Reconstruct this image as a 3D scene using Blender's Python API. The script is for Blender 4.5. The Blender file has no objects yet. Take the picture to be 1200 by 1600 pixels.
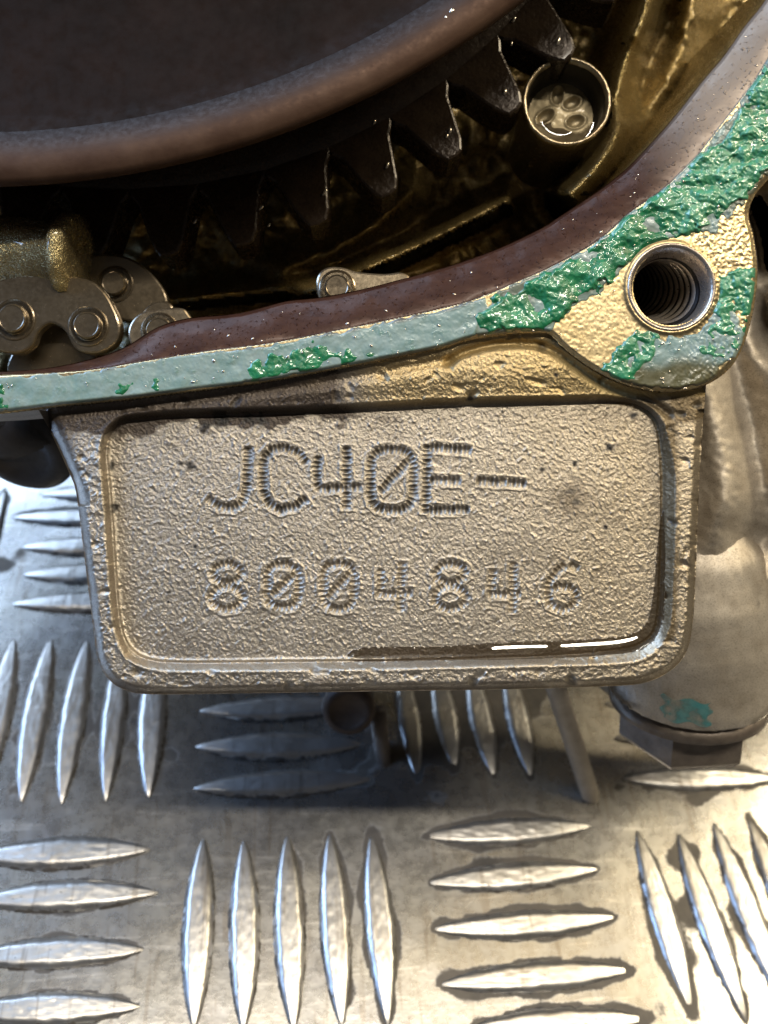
import bpy, math, random
import numpy as np
from mathutils import Matrix, Vector

# ------------------------------------------------------------------ camera, world, lamps
# 1 unit = 1 cm.  World: z up, checker plate at z = 0.
SC = bpy.context.scene
SC.unit_settings.scale_length = 0.01
F, D, CELL = 1310.0, 8.19, 3.3
RP = np.array([[0.99139458, 0.07480693, -0.10742771],
               [0.00867939, 0.78127028, 0.62413253],
               [0.13061951, -0.61969401, 0.77389784]])
RW = RP @ np.diag([1., -1., -1.])
CAM = np.array([(0.9187 - 1) * CELL, -(2.8055 - 1) * CELL, 3.8127 * CELL])
AX = np.stack([RW[0], -RW[1], -RW[2]])            # rows: right, up, towards viewer (world)
def frame(origin):
    m = np.eye(4); m[:3, :3] = AX.T; m[:3, 3] = origin
    return Matrix(m.tolist())
ORG = CAM - AX[2] * D
ENG = frame(ORG)                                   # frame of the tilted engine face

cd = bpy.data.cameras.new('camera'); cam = bpy.data.objects.new('camera', cd)
SC.collection.objects.link(cam); SC.camera = cam
cam.matrix_world = frame(CAM)
cd.sensor_fit = 'VERTICAL'; cd.sensor_height = 36; cd.lens = F / 1600 * 36
cd.clip_start = 0.2; cd.clip_end = 2000
cd.dof.use_dof = True; cd.dof.focus_distance = D + 0.2; cd.dof.aperture_fstop = 0.30
SC.view_settings.view_transform = 'Standard'; SC.view_settings.look = 'None'
SC.view_settings.exposure = 0.0; SC.view_settings.gamma = 1.0

wd = bpy.data.worlds.new('World'); SC.world = wd; wd.use_nodes = True
bg = wd.node_tree.nodes['Background']
bg.inputs[0].default_value = (0.9, 0.85, 0.8, 1); bg.inputs[1].default_value = 0.05

def eng(u, v, w): return ORG + AX[0] * u + AX[1] * v + AX[2] * w
def lamp(name, pos, target, sx, sy, power, col):
    l = bpy.data.lights.new(name, 'AREA'); l.shape = 'RECTANGLE'; l.size = sx; l.size_y = sy
    l.energy = power; l.color = col
    o = bpy.data.objects.new(name, l); SC.collection.objects.link(o)
    p, t = Vector(pos), Vector(target)
    o.location = p
    z = (p - t).normalized(); x = Vector(AX[0]); x = (x - z * x.dot(z)).normalized(); y = z.cross(x)
    o.rotation_euler = Matrix((x, y, z)).transposed().to_euler()
    return o
def ray(px, py):
    d = np.array([(px - 600) / F, (800 - py) / F, -1.0]); return AX.T @ (d / np.linalg.norm(d))
def floor_pt(px, py):
    d = ray(px, py); return CAM + d * (-CAM[2] / d[2])
def bounce(px, py, dist):
    d = ray(px, py).copy(); p = floor_pt(px, py); d[2] *= -1; return p + d * dist, p
lamp('workshop_lamp', eng(60, 42, 32), eng(1, 1, 0), 18, 18, 30000, (1, .86, .60))
lamp('tube_lamp', eng(11, 36, 58), eng(0, 0, 0), 46, 2.0, 32000, (1, .91, .76))
wp, wt = bounce(20, 820, 75)
lamp('window_light', wp + np.array([-16, 0, 0]), wt, 62, 34, 62000, (.56, .74, 1))
lamp('window_light', np.array([-62, 12, 44]), np.array([-2, 0, 0]), 30, 26, 34000, (.34, .56, 1))
cp, ct = bounce(900, 1500, 95)
lamp('ceiling_lamp', cp, ct, 50, 40, 7500, (1, .75, .40))

# ------------------------------------------------------------------ helpers
rng = np.random.default_rng(7); random.seed(7)
COL = SC.collection
def E(px, py, w):
    """point of the engine frame, measured in photo pixels at depth w"""
    k = (D - np.asarray(w, float)) / F
    return np.stack([(np.asarray(px, float) - 600) * k, (800 - np.asarray(py, float)) * k,
                     np.broadcast_to(np.asarray(w, float), k.shape)], -1)
def link(o, parent=None, mw=None):
    COL.objects.link(o)
    if parent is not None: o.parent = parent
    if mw is not None: o.matrix_world = mw
    return o
def thing(name, label, cat, mw=ENG, group=None):
    o = bpy.data.objects.new(name, None); o.empty_display_size = .2; link(o, None, mw)
    o['label'] = label; o['category'] = cat
    if group: o['group'] = group
    return o
def mesh(name, V, faces, mat, smooth=True, normals=None, attrs=None):
    me = bpy.data.meshes.new(name)
    V = np.asarray(V, np.float32)
    if isinstance(faces, np.ndarray) and faces.ndim == 2:
        n, k = faces.shape
        me.vertices.add(len(V)); me.vertices.foreach_set('co', V.ravel())
        me.loops.add(n * k); me.loops.foreach_set('vertex_index', faces.astype(np.int32).ravel())
        me.polygons.add(n); me.polygons.foreach_set('loop_start', np.arange(0, n * k, k, dtype=np.int32))
        me.update(calc_edges=True)
    else:
        me.from_pydata(V.tolist(), [], [list(map(int, f)) for f in faces]); me.update()
    me.polygons.foreach_set('use_smooth', np.full(len(me.polygons), smooth))
    if attrs:
        for k, v in attrs.items():
            a = me.attributes.new(k, 'FLOAT', 'POINT'); a.data.foreach_set('value', np.asarray(v, np.float32))
    if normals is not None: me.normals_split_custom_set_from_vertices(np.asarray(normals, np.float32).tolist())
    if mat is not None: me.materials.append(mat)
    return me
def part(name, me, parent, label=None):
    o = bpy.data.objects.new(name, me); link(o, parent)
    if label: o['label'] = label
    return o
def sm(x, a=0., b=1.):
    t = np.clip((x - a) / (b - a), 0, 1); return t * t * (3 - 2 * t)
def gnoise(shape, sx, sy=None, seed=0):
    sy = sy or sx
    g = np.random.default_rng(seed).standard_normal(shape)
    fy = np.fft.fftfreq(shape[0])[:, None]; fx = np.fft.rfftfreq(shape[1])[None, :]
    h = np.fft.irfft2(np.fft.rfft2(g) * np.exp(-2 * (np.pi ** 2) * ((fx * sx) ** 2 + (fy * sy) ** 2)), s=shape)
    return (h - h.mean()) / h.std()
def spline(P, n=8, closed=False):
    P = np.array(P, float); N = len(P); out = []
    for i in range(N if closed else N - 1):
        if closed: a, b, c, d = P[i - 1], P[i], P[(i + 1) % N], P[(i + 2) % N]
        else: a, b, c, d = P[max(i - 1, 0)], P[i], P[i + 1], P[min(i + 2, N - 1)]
        for t in np.linspace(0, 1, n, endpoint=False):
            out.append(.5 * (2 * b + (c - a) * t + (2 * a - 5 * b + 4 * c - d) * t * t + (3 * b - a - 3 * c + d) * t ** 3))
    if not closed: out.append(P[-1])
    return np.array(out)
def dist(X, Y, C, closed=False, far=None):
    C = np.asarray(C, float); best = np.full(X.shape, 1e9)
    Q = np.roll(C, -1, 0) if closed else C[1:]
    for a, b in zip(C if closed else C[:-1], Q):
        d = b - a; l = d @ d
        if l < 1e-9: continue
        t = np.clip(((X - a[0]) * d[0] + (Y - a[1]) * d[1]) / l, 0, 1)
        np.minimum(best, (X - a[0] - t * d[0]) ** 2 + (Y - a[1] - t * d[1]) ** 2, out=best)
    return np.sqrt(best)
def inside(X, Y, C):
    C = np.asarray(C, float); r = np.zeros(X.shape, bool)
    for a, b in zip(C, np.roll(C, -1, 0)):
        if a[1] == b[1]: continue
        c = (a[1] > Y) != (b[1] > Y)
        r ^= c & (X < (b[0] - a[0]) * (Y - a[1]) / (b[1] - a[1]) + a[0])
    return r
def sd(X, Y, C):
    d = dist(X, Y, C, True); return np.where(inside(X, Y, C), d, -d)
def gridnormals(P):
    a = np.gradient(P, axis=1); b = np.gradient(P, axis=0)
    n = np.cross(b, a); n /= np.linalg.norm(n, axis=-1, keepdims=True) + 1e-12
    n[n[..., 2] < 0] *= -1
    return n
def gridmesh(name, cm, P, N, mat, attrs=None, skirt=0., smooth=True):
    ny, nx = P.shape[:2]
    j, i = np.nonzero(cm); a = j * nx + i
    f = np.stack([a, a + nx, a + nx + 1, a + 1], 1)
    u, inv = np.unique(f, return_inverse=True); f = inv.reshape(f.shape)
    V = P.reshape(-1, 3)[u]; NN = N.reshape(-1, 3)[u] if N is not None else None
    at = {k: v.ravel()[u] for k, v in (attrs or {}).items()}
    if skirt:
        pad_ = np.pad(cm, 1)
        idx = {int(k): n for n, k in enumerate(u)}
        E_ = []
        for dj, di, c0, c1 in ((-1, 0, (0, 0), (0, 1)), (1, 0, (1, 1), (1, 0)), (0, -1, (1, 0), (0, 0)), (0, 1, (0, 1), (1, 1))):
            nb = pad_[1 + dj:1 + dj + cm.shape[0], 1 + di:1 + di + cm.shape[1]]
            jj, ii = np.nonzero(cm & ~nb)
            for y, x in zip(jj, ii): E_.append((idx[(y + c0[0]) * nx + x + c0[1]], idx[(y + c1[0]) * nx + x + c1[1]]))
        E_ = np.array(E_); b, inv2 = np.unique(E_, return_inverse=True); inv2 = inv2.reshape(E_.shape)
        off = len(V); lo = V[b].copy(); lo[:, 2] -= skirt
        top = V[b]
        V = np.vstack([V, top, lo])
        q = np.stack([off + inv2[:, 0], off + inv2[:, 1], off + len(b) + inv2[:, 1], off + len(b) + inv2[:, 0]], 1)
        f = np.vstack([f, q])
        if NN is not None:
            nn = np.zeros((len(b), 3)); cnt = np.zeros(len(b))
            e = V[E_[:, 1]] - V[E_[:, 0]]; en = np.stack([e[:, 1], -e[:, 0], 0 * e[:, 0]], 1)
            mid = en / (np.linalg.norm(en, axis=1, keepdims=True) + 1e-9)
            for k in (0, 1): np.add.at(nn, inv2[:, k], mid)
            nn /= np.linalg.norm(nn, axis=1, keepdims=True) + 1e-9
            NN = np.vstack([NN, -nn, -nn])
        at = {k: np.concatenate([v, v[b], v[b]]) for k, v in at.items()}
    return mesh(name, V, f, mat, smooth, NN, at)
def lathe(prof, n=48, cap0=True, cap1=True):
    """prof: list of (radius, height) about +z"""
    V = []; Fc = []
    for r, z in prof:
        for k in range(n):
            a = 2 * math.pi * k / n; V.append((r * math.cos(a), r * math.sin(a), z))
    for i in range(len(prof) - 1):
        for k in range(n):
            k2 = (k + 1) % n; Fc.append((i * n + k, i * n + k2, (i + 1) * n + k2, (i + 1) * n + k))
    if cap0: Fc.append(tuple(range(n))[::-1])
    if cap1: Fc.append(tuple((len(prof) - 1) * n + k for k in range(n)))
    return np.array(V), Fc
def orient(V, origin, axis, ref=(0, 0, 1)):
    z = Vector(axis).normalized(); x = Vector(ref).cross(z)
    x = x.normalized() if x.length > 1e-4 else Vector((1, 0, 0)); y = z.cross(x)
    R = np.array([x, y, z]); return np.asarray(V) @ R + np.asarray(origin)
def prism(poly, z0, z1, bev=0.02):
    """extruded outline with a bevelled top edge; poly counter-clockwise in xy"""
    P = np.asarray(poly, float); n = len(P)
    t = np.roll(P, -1, 0) - np.roll(P, 1, 0); nr = np.stack([t[:, 1], -t[:, 0]], 1); nr /= np.linalg.norm(nr, axis=1, keepdims=True) + 1e-9
    area = .5 * np.sum(P[:, 0] * np.roll(P[:, 1], -1) - P[:, 1] * np.roll(P[:, 0], -1))
    if area < 0: nr = -nr
    ring = lambda off, z: np.c_[P - nr * off, np.full(n, z)]
    V = np.vstack([ring(0, z0), ring(0, z1 - bev), ring(bev * .35, z1 - bev * .3), ring(bev, z1)])
    Fc = []
    for i in range(3):
        for k in range(n):
            k2 = (k + 1) % n; Fc.append((i * n + k, i * n + k2, (i + 1) * n + k2, (i + 1) * n + k))
    Fc.append(tuple(range(3 * n, 4 * n))); Fc.append(tuple(range(n))[::-1])
    if area < 0: Fc = [f[::-1] for f in Fc]
    return V, Fc
def tube(path, rad, n=14):
    path = np.asarray(path, float); V = []; Fc = []
    rad = np.broadcast_to(rad, len(path))
    for i, p in enumerate(path):
        t = path[min(i + 1, len(path) - 1)] - path[max(i - 1, 0)]; t /= np.linalg.norm(t)
        x = np.cross(t, [0, 0, 1.]); x /= np.linalg.norm(x) + 1e-9; y = np.cross(t, x)
        for k in range(n):
            a = 2 * math.pi * k / n; V.append(p + rad[i] * (math.cos(a) * x + math.sin(a) * y))
    for i in range(len(path) - 1):
        for k in range(n):
            k2 = (k + 1) % n; Fc.append((i * n + k, i * n + k2, (i + 1) * n + k2, (i + 1) * n + k))
    Fc.append(tuple(range(n))[::-1]); Fc.append(tuple((len(path) - 1) * n + k for k in range(n)))
    return np.array(V), Fc

# ------------------------------------------------------------------ materials
class NT:
    def __init__(s, name):
        s.m = bpy.data.materials.new(name); s.m.use_nodes = True; s.t = s.m.node_tree
        s.b = s.t.nodes['Principled BSDF']; s.co = s.n('ShaderNodeTexCoord').outputs['Object']
    def n(s, kind, **kw):
        nd = s.t.nodes.new(kind)
        for k, v in kw.items(): setattr(nd, k, v)
        return nd
    def put(s, sock, v):
        if isinstance(v, bpy.types.NodeSocket): s.t.links.new(v, sock)
        elif isinstance(v, tuple): sock.default_value = (*v, 1) if len(v) == 3 and sock.type == 'RGBA' else v
        else: sock.default_value = v
    def noise(s, scale, detail=4, rough=.6, dist_=0., stretch=None, rot=0.):
        nd = s.n('ShaderNodeTexNoise'); nd.inputs['Scale'].default_value = scale
        nd.inputs['Detail'].default_value = detail; nd.inputs['Roughness'].default_value = rough; nd.inputs['Distortion'].default_value = dist_
        src = s.co
        if stretch:
            mp = s.n('ShaderNodeMapping'); mp.inputs['Scale'].default_value = stretch; mp.inputs['Rotation'].default_value = (0, 0, rot)
            s.t.links.new(src, mp.inputs[0]); src = mp.outputs[0]
        s.t.links.new(src, nd.inputs['Vector']); return nd.outputs['Fac']
    def ramp(s, fac, stops):
        r = s.n('ShaderNodeValToRGB'); e = r.color_ramp.elements
        while len(e) < len(stops): e.new(.5)
        for k, (p, c) in zip(e, stops):
            k.position = p; k.color = (*c, 1) if isinstance(c, tuple) else (c, c, c, 1)
        s.t.links.new(fac, r.inputs[0]); return r.outputs[0]
    def mix(s, fac, a, b):
        nd = s.n('ShaderNodeMix', data_type='RGBA'); s.put(nd.inputs[0], fac); s.put(nd.inputs[6], a); s.put(nd.inputs[7], b); return nd.outputs[2]
    def math(s, op, a, b=0.):
        nd = s.n('ShaderNodeMath', operation=op); nd.use_clamp = op in ('ADD', 'MULTIPLY'); s.put(nd.inputs[0], a); s.put(nd.inputs[1], b); return nd.outputs[0]
    def attr(s, name): return s.n('ShaderNodeAttribute', attribute_name=name).outputs['Fac']
    def bump(s, h, strength, dist_, prev=None):
        nd = s.n('ShaderNodeBump'); nd.inputs['Strength'].default_value = strength; nd.inputs['Distance'].default_value = dist_
        s.t.links.new(h, nd.inputs['Height'])
        if prev is not None: s.t.links.new(prev, nd.inputs['Normal'])
        return nd.outputs[0]
    def set(s, **kw):
        for k, v in kw.items(): s.put(s.b.inputs[k.replace('_', ' ')], v)
        return s.m

def cast_mat(name, base_a, base_b, rough=(.34, .55), grain=1., metallic=.9):
    t = NT(name)
    blot = t.noise(2.2, 5, .65); fine = t.noise(52, 3, .72, 0., (1, 1.3, 1), .5); mid = t.noise(11, 4, .7)
    c = t.mix(t.ramp(blot, [(.3, 0.), (.72, 1.)]), base_a, base_b)
    c = t.mix(t.math('MULTIPLY', t.ramp(fine, [(.32, 1.), (.5, 0.)]), .55), c, (.10, .08, .06))
    st = t.attr('stain_shade'); stn = t.ramp(t.math('ADD', t.math('MULTIPLY', st, 1.), t.math('MULTIPLY', t.math('SUBTRACT', mid, .5), st)), [(.18, 0.), (.75, 1.)])
    c = t.mix(t.math('MULTIPLY', stn, .88), c, (.042, .026, .018))
    gd = t.attr('gold'); c = t.mix(t.math('MULTIPLY', gd, .75), c, (.60, .43, .17))
    dt = t.attr('dirt'); c = t.mix(dt, c, (.02, .016, .012))
    r = t.ramp(fine, [(.3, rough[1]), (.7, rough[0])])
    r = t.mix(stn, r, (.27, .27, .27))
    mt = t.math('SUBTRACT', t.math('SUBTRACT', metallic, t.math('MULTIPLY', stn, .5)), t.math('MULTIPLY', dt, .8))
    nb = t.bump(fine, .8 * grain, .008); nb = t.bump(mid, .05 * grain, .015, nb)
    return t.set(Base_Color=c, Roughness=r, Metallic=mt, Normal=nb)
M_cast = cast_mat('cast_aluminium', (.58, .52, .44), (.45, .40, .33), (.26, .46))
M_side = cast_mat('rough_cast_aluminium', (.68, .63, .56), (.42, .37, .31), (.45, .64), .35, .6)

def machined():
    t = NT('machined_aluminium')
    sc = t.noise(26, 3, .7, .2, (1, .12, 1), -.12); g = t.noise(30, 3, .7, .6); m = t.noise(3, 4)
    gd = t.attr('gold')
    c = t.mix(t.ramp(m, [(.35, 0.), (.65, 1.)]), (.75, .61, .36), (.64, .50, .27))
    c = t.mix(t.math('MULTIPLY', t.ramp(g, [(.33, 1.), (.47, 0.)]), .6), c, (.16, .11, .05))
    dt = t.attr('dirt'); c = t.mix(dt, c, (.05, .033, .02))
    h = t.math('ADD', sc, t.math('MULTIPLY', g, .3))
    return t.set(Base_Color=c, Roughness=.36, Metallic=.9, Normal=t.bump(h, .35, .005))
M_mach = machined()

def lip():
    t = NT('oily_brown_reflection'); a = t.noise(4, 5, .6, .5, (1, 2.2, 1), .4); b = t.noise(30, 2, .5)
    c = t.mix(t.ramp(a, [(.35, 0.), (.7, 1.)]), (.045, .018, .011), (.078, .035, .022))  # dark brown base stands in for what the oily lip reflects
    c = t.mix(t.attr('gold'), c, (.33, .26, .20))
    n = t.bump(b, .22, .008); n = t.bump(t.ramp(b, [(.62, 0.), (.75, 1.)]), .8, .012, n)
    return t.set(Base_Color=c, Roughness=.36, Metallic=.15, Normal=n, Coat_Weight=.06, Coat_Roughness=.15, Specular_IOR_Level=.2)
M_lip = lip()

def film():
    t = NT('pale_gasket_film'); a = t.noise(3.5, 6, .65, .4, (1, 1.6, 1)); b = t.noise(40, 3, .6); k = t.noise(9, 4, .6)
    c = t.mix(t.ramp(a, [(.35, 0.), (.68, 1.)]), (.20, .31, .285), (.32, .41, .385))
    c = t.mix(t.ramp(k, [(.60, 0.), (.72, .6)]), c, (.10, .22, .16))
    c = t.mix(t.attr('stain_shade'), c, (.11, .09, .03))
    c = t.mix(t.attr('dirt'), c, (.09, .055, .035))
    n = t.bump(t.ramp(k, [(.55, 0.), (.8, 1.)]), .25, .02); n = t.bump(b, .2, .005, n)
    return t.set(Base_Color=c, Roughness=t.ramp(k, [(.35, .42), (.65, .2)]), Normal=n, Coat_Weight=.3, Coat_Roughness=.1)
M_film = film()
def green():
    t = NT('green_gasket'); a = t.noise(5, 5, .65); b = t.noise(26, 4, .7, .8, (1, 1.5, 1), .6)
    c = t.mix(t.ramp(a, [(.35, 0.), (.66, 1.)]), (.006, .13, .044), (.03, .29, .125))
    c = t.mix(t.attr('gold'), c, (.10, .36, .21))
    c = t.mix(t.ramp(b, [(.28, 1.), (.43, 0.)]), c, (.006, .075, .04))
    c = t.mix(t.attr('dirt'), c, (.03, .045, .02))
    return t.set(Base_Color=c, Roughness=.3, Normal=t.bump(b, .38, .014), Coat_Weight=1., Coat_Roughness=.05, Subsurface_Weight=.25, Subsurface_Radius=(.02, .06, .03), Subsurface_Scale=1.)
M_green = green()
def simple(name, a, b, rough, metallic, ns=6, bump=.2, bd=.02, coat=0., spec=.5):
    t = NT(name); n1 = t.noise(ns, 5, .65); n2 = t.noise(ns * 6, 3, .6)
    c = t.mix(t.ramp(n1, [(.32, 0.), (.7, 1.)]), a, b)
    nb = t.bump(n1, bump, bd); nb = t.bump(n2, bump * .7, bd * .3, nb)
    return t.set(Base_Color=c, Roughness=t.ramp(n2, [(.3, rough * 1.25), (.7, rough * .8)]), Metallic=metallic, Normal=nb, Specular_IOR_Level=spec, Coat_Weight=coat, Coat_Roughness=.07)
M_fly = simple('dark_flywheel_steel', (.010, .006, .004), (.018, .010, .007), .65, 0., 1.5, .1, spec=.06)
M_band = simple('lit_flywheel_edge', (.072, .040, .027), (.11, .066, .045), .5, .3, 3, .15, spec=.1)  # rim gets a lighter brown than the disc to paint it as lit
_nt = M_band.node_tree; _b = _nt.nodes['Principled BSDF']; _old = _b.inputs['Base Color'].links[0].from_socket
_mx = _nt.nodes.new('ShaderNodeMix'); _mx.data_type = 'RGBA'; _at = _nt.nodes.new('ShaderNodeAttribute'); _at.attribute_name = 'dirt'
_nt.links.new(_at.outputs['Fac'], _mx.inputs[0]); _nt.links.new(_old, _mx.inputs[6]); _mx.inputs[7].default_value = (.014, .008, .006, 1); _nt.links.new(_mx.outputs[2], _b.inputs['Base Color'])
M_gear = simple('oily_gear_steel', (.026, .017, .012), (.044, .030, .020), .26, .25, 4, .4, .05, .2, spec=.4)
M_chain = simple('oily_chain_steel', (.20, .16, .11), (.27, .22, .155), .22, .8, 4, .05, .01, .4)
M_chain2 = simple('bright_chain_steel', (.36, .29, .20), (.46, .38, .27), .24, .85, 4, .05, .01, .4)
M_rib = simple('wet_gold_rib', (.36, .27, .11), (.50, .39, .18), .28, .8, 9, .9, .05, .6)
M_dark = simple('shaded_recess_steel', (.008, .006, .004), (.014, .01, .007), .4, 0., 5, .2)  # near-black that paints the shade inside bore and bolt recess
M_gold = simple('oily_gold_casting', (.20, .14, .05), (.36, .265, .11), .26, .55, 7, .5, .05, .25)
M_ring = simple('bright_worn_steel', (.48, .40, .27), (.36, .28, .17), .3, .85, 8, .5, .02, .3)
M_hole = simple('threaded_steel', (.42, .35, .29), (.52, .45, .38), .3, .8, 7, .3, .02, .3)
M_thread = simple('lit_thread_crest', (.75, .66, .56), (.62, .54, .45), .32, .8, 7, .2, .01)  # pale crests paint the light caught by the thread edges
M_rub = simple('dark_dirty_rubber', (.030, .024, .020), (.055, .044, .036), .5, 0., 3, .3, .03)
M_bolt = simple('dirty_bolt_steel', (.17, .14, .12), (.28, .24, .20), .42, .6, 4, .4, .03)
M_grit = simple('black_grit', (.02, .016, .012), (.05, .04, .03), .5, 0., 10, .3)
def oilm(name, col, alpha):
    t = NT(name); return t.set(Base_Color=col, Roughness=.03, Alpha=alpha, Coat_Weight=1., Coat_Roughness=.01, IOR=1.5)
M_oil = oilm('brown_oil', (.045, .026, .010), .62)
M_glint = simple('oil_glint', (.62, .55, .46), (.62, .55, .46), .2, .85, 3, 0.)  # pale metal so that the beads show as white glints
def tread(name, a, b, r0, r1):
    t = NT(name); n1 = t.noise(.7, 5, .6); n2 = t.noise(5, 5, .65); sc = t.noise(9, 3, .6, .3, (1, .08, 1), .7); s2 = t.noise(7, 3, .6, .3, (.1, 1, 1), .35)
    c = t.mix(t.ramp(n1, [(.35, 0.), (.65, 1.)]), a, b)
    scr = t.math('MULTIPLY', t.ramp(sc, [(.58, 0.), (.66, 1.)]), .6); sc2 = t.math('MULTIPLY', t.ramp(s2, [(.60, 0.), (.68, 1.)]), .45)
    c = t.mix(scr, c, (.3, .27, .24)); c = t.mix(sc2, c, (.85, .83, .8))
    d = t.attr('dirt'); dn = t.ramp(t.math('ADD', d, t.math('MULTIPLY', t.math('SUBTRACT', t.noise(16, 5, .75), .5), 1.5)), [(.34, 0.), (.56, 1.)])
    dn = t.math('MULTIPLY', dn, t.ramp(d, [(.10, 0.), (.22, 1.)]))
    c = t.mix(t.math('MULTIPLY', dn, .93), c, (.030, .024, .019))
    c = t.mix(t.math('MULTIPLY', t.ramp(n2, [(.38, 0.), (.8, 1.)]), .16), c, (.27, .23, .17)); n3 = t.noise(1.6, 6, .7, .6); c = t.mix(t.math('MULTIPLY', t.ramp(n3, [(.38, 0.), (.75, 1.)]), .26), c, (.30, .25, .19))
    r = t.ramp(n2, [(.2, r1 * .92), (.8, r0 * 1.12)]); r = t.mix(dn, r, (.5, .5, .5))
    nb = t.bump(n2, .14, .02); nb = t.bump(t.math('ADD', sc, s2), .2, .006, nb)
    return t.set(Base_Color=c, Roughness=r, Metallic=t.math('SUBTRACT', .93, t.math('MULTIPLY', dn, .75)), Normal=nb)
M_plate = tread('tread_plate_aluminium', (.39, .39, .40), (.46, .45, .42), .20, .36)
M_bar = tread('tread_bar_aluminium', (.64, .63, .62), (.54, .53, .51), .28, .44)

# ------------------------------------------------------------------ the checker plate
root = bpy.data.objects.new('tread_plate', None); link(root); root['kind'] = 'structure'
BA, BL = .1891 * CELL, .3931 * CELL
def W2(X, Y): return ((X - 1) * CELL, -(Y - 1) * CELL)
seen = {}
def B(T, i, j, k, a, b): seen[(T, i, j, k)] = (floor_pt(*a)[:2], floor_pt(*b)[:2])
B('V', 0, 1, 1, (80, 998), (33, 1252)); B('V', 0, 1, 2, (136, 1000), (96, 1255)); B('V', 0, 1, 3, (192, 1000), (165, 1251)); B('V', 0, 1, 4, (247, 1002), (232, 1245))
B('V', 0, 1, 0, (22, 998), (-30, 1246))
B('H', 1, 1, 4, (303, 1232), (580, 1218)); B('H', 1, 1, 3, (306, 1167), (565, 1163)); B('H', 1, 1, 2, (312, 1111), (560, 1100))
for k, (a, b) in enumerate([((318, 1310), (303, 1610)), ((381, 1313), (380, 1614)), ((449, 1306), (459, 1612)), ((515, 1303), (534, 1606)), ((580, 1303), (606, 1604))]): B('V', 1, 2, k, a, b)
for k, (a, b) in enumerate([((664, 1307), (922, 1291)), ((668, 1380), (934, 1358)), ((676, 1452), (962, 1433)), ((686, 1539), (988, 1516)), ((735, 1607), (1010, 1592))]): B('H', 2, 2, k, a, b)
for k, (a, b) in enumerate([((-40, 1338), (234, 1327)), ((-40, 1408), (246, 1395)), ((-50, 1496), (224, 1484)), ((-60, 1582), (218, 1573))]): B('H', 0, 2, k, a, b)
for k, (a, b) in enumerate([((995, 1298), (1080, 1582)), ((1060, 1303), (1166, 1596)), ((1114, 1285), (1235, 1590)), ((1168, 1278), (1305, 1580))]): B('V', 3, 2, k, a, b)
for k, (a, b) in enumerate([((626, 1040), (652, 1218)), ((680, 1040), (711, 1204)), ((735, 1040), (772, 1215)), ((790, 1040), (829, 1214)), ((862, 1035), (928, 1252))]): B('V', 2, 1, k, a, b)
skip = {('V', 2, 1, 4)}
for k, (a, b) in enumerate([((20, 808), (240, 806)), ((35, 855), (250, 853)), ((38, 898), (260, 895)), ((20, 944), (262, 938))]): B('H', 0, 0, k + 1, a, b)
bars = []
for i in range(-3, 7):
    for j in range(-5, 5):
        T = 'V' if (i + j) % 2 else 'H'
        for k in range(5):
            if (T, i, j, k) in skip: continue
            if (T, i, j, k) in seen: a, b = seen[(T, i, j, k)]
            else:
                jit = rng.normal(0, .02, 4)
                if T == 'V': a = W2(i + (k - 2) * .1891 + jit[0], j - .3931); b = W2(i + (k - 2) * .1891 + jit[1], j + .3931)
                else: a = W2(i - .3931, j + (k - 2) * .1891 + jit[2]); b = W2(i + .3931, j + (k - 2) * .1891 + jit[3])
            bars.append((np.array(a), np.array(b), T, i, j, k))
gx = np.arange(-12.5, 17, .055); gy = np.arange(-9.5, 17.5, .055)
GX, GY = np.meshgrid(gx, gy)
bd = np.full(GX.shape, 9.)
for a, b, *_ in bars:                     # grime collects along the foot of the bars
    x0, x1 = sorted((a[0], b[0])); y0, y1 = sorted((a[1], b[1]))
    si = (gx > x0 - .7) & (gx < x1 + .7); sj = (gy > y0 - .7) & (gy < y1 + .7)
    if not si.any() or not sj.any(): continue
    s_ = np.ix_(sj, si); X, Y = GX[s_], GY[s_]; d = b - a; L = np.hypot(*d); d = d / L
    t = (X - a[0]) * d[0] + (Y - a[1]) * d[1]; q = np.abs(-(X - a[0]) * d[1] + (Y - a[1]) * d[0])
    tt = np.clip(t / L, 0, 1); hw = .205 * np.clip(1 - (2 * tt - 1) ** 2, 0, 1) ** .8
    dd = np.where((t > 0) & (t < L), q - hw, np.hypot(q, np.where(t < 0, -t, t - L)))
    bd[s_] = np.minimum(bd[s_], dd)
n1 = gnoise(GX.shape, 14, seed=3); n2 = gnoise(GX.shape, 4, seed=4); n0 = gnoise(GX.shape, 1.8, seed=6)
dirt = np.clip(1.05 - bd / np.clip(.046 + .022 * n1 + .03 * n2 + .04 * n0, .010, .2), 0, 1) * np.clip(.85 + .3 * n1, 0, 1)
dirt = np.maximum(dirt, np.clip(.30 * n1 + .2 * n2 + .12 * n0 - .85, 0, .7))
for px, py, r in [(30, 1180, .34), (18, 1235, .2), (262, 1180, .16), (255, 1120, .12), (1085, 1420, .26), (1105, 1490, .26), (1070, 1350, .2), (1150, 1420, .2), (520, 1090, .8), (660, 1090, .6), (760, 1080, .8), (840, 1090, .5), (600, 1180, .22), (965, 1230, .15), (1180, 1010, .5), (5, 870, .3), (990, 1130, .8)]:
    p = floor_pt(px, py); rr = np.hypot(GX - p[0], GY - p[1]); dirt = np.maximum(dirt, np.clip(1.05 - rr / (r * 1.25) + .45 * n2 + .22 * n0 + .25 * n1, 0, 1) * .95 * (rr < 2 * r))  # round dark patches, the widest beneath the lower edge of the pad
GZ = .012 * n1 + .002 * n2
ny, nx = GX.shape
cmk = np.ones((ny - 1, nx - 1), bool)
PG = np.stack([GX, GY, GZ], -1)
part('plate_sheet', gridmesh('plate_sheet', cmk, PG, None, M_plate, {'dirt': dirt}), root)
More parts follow.
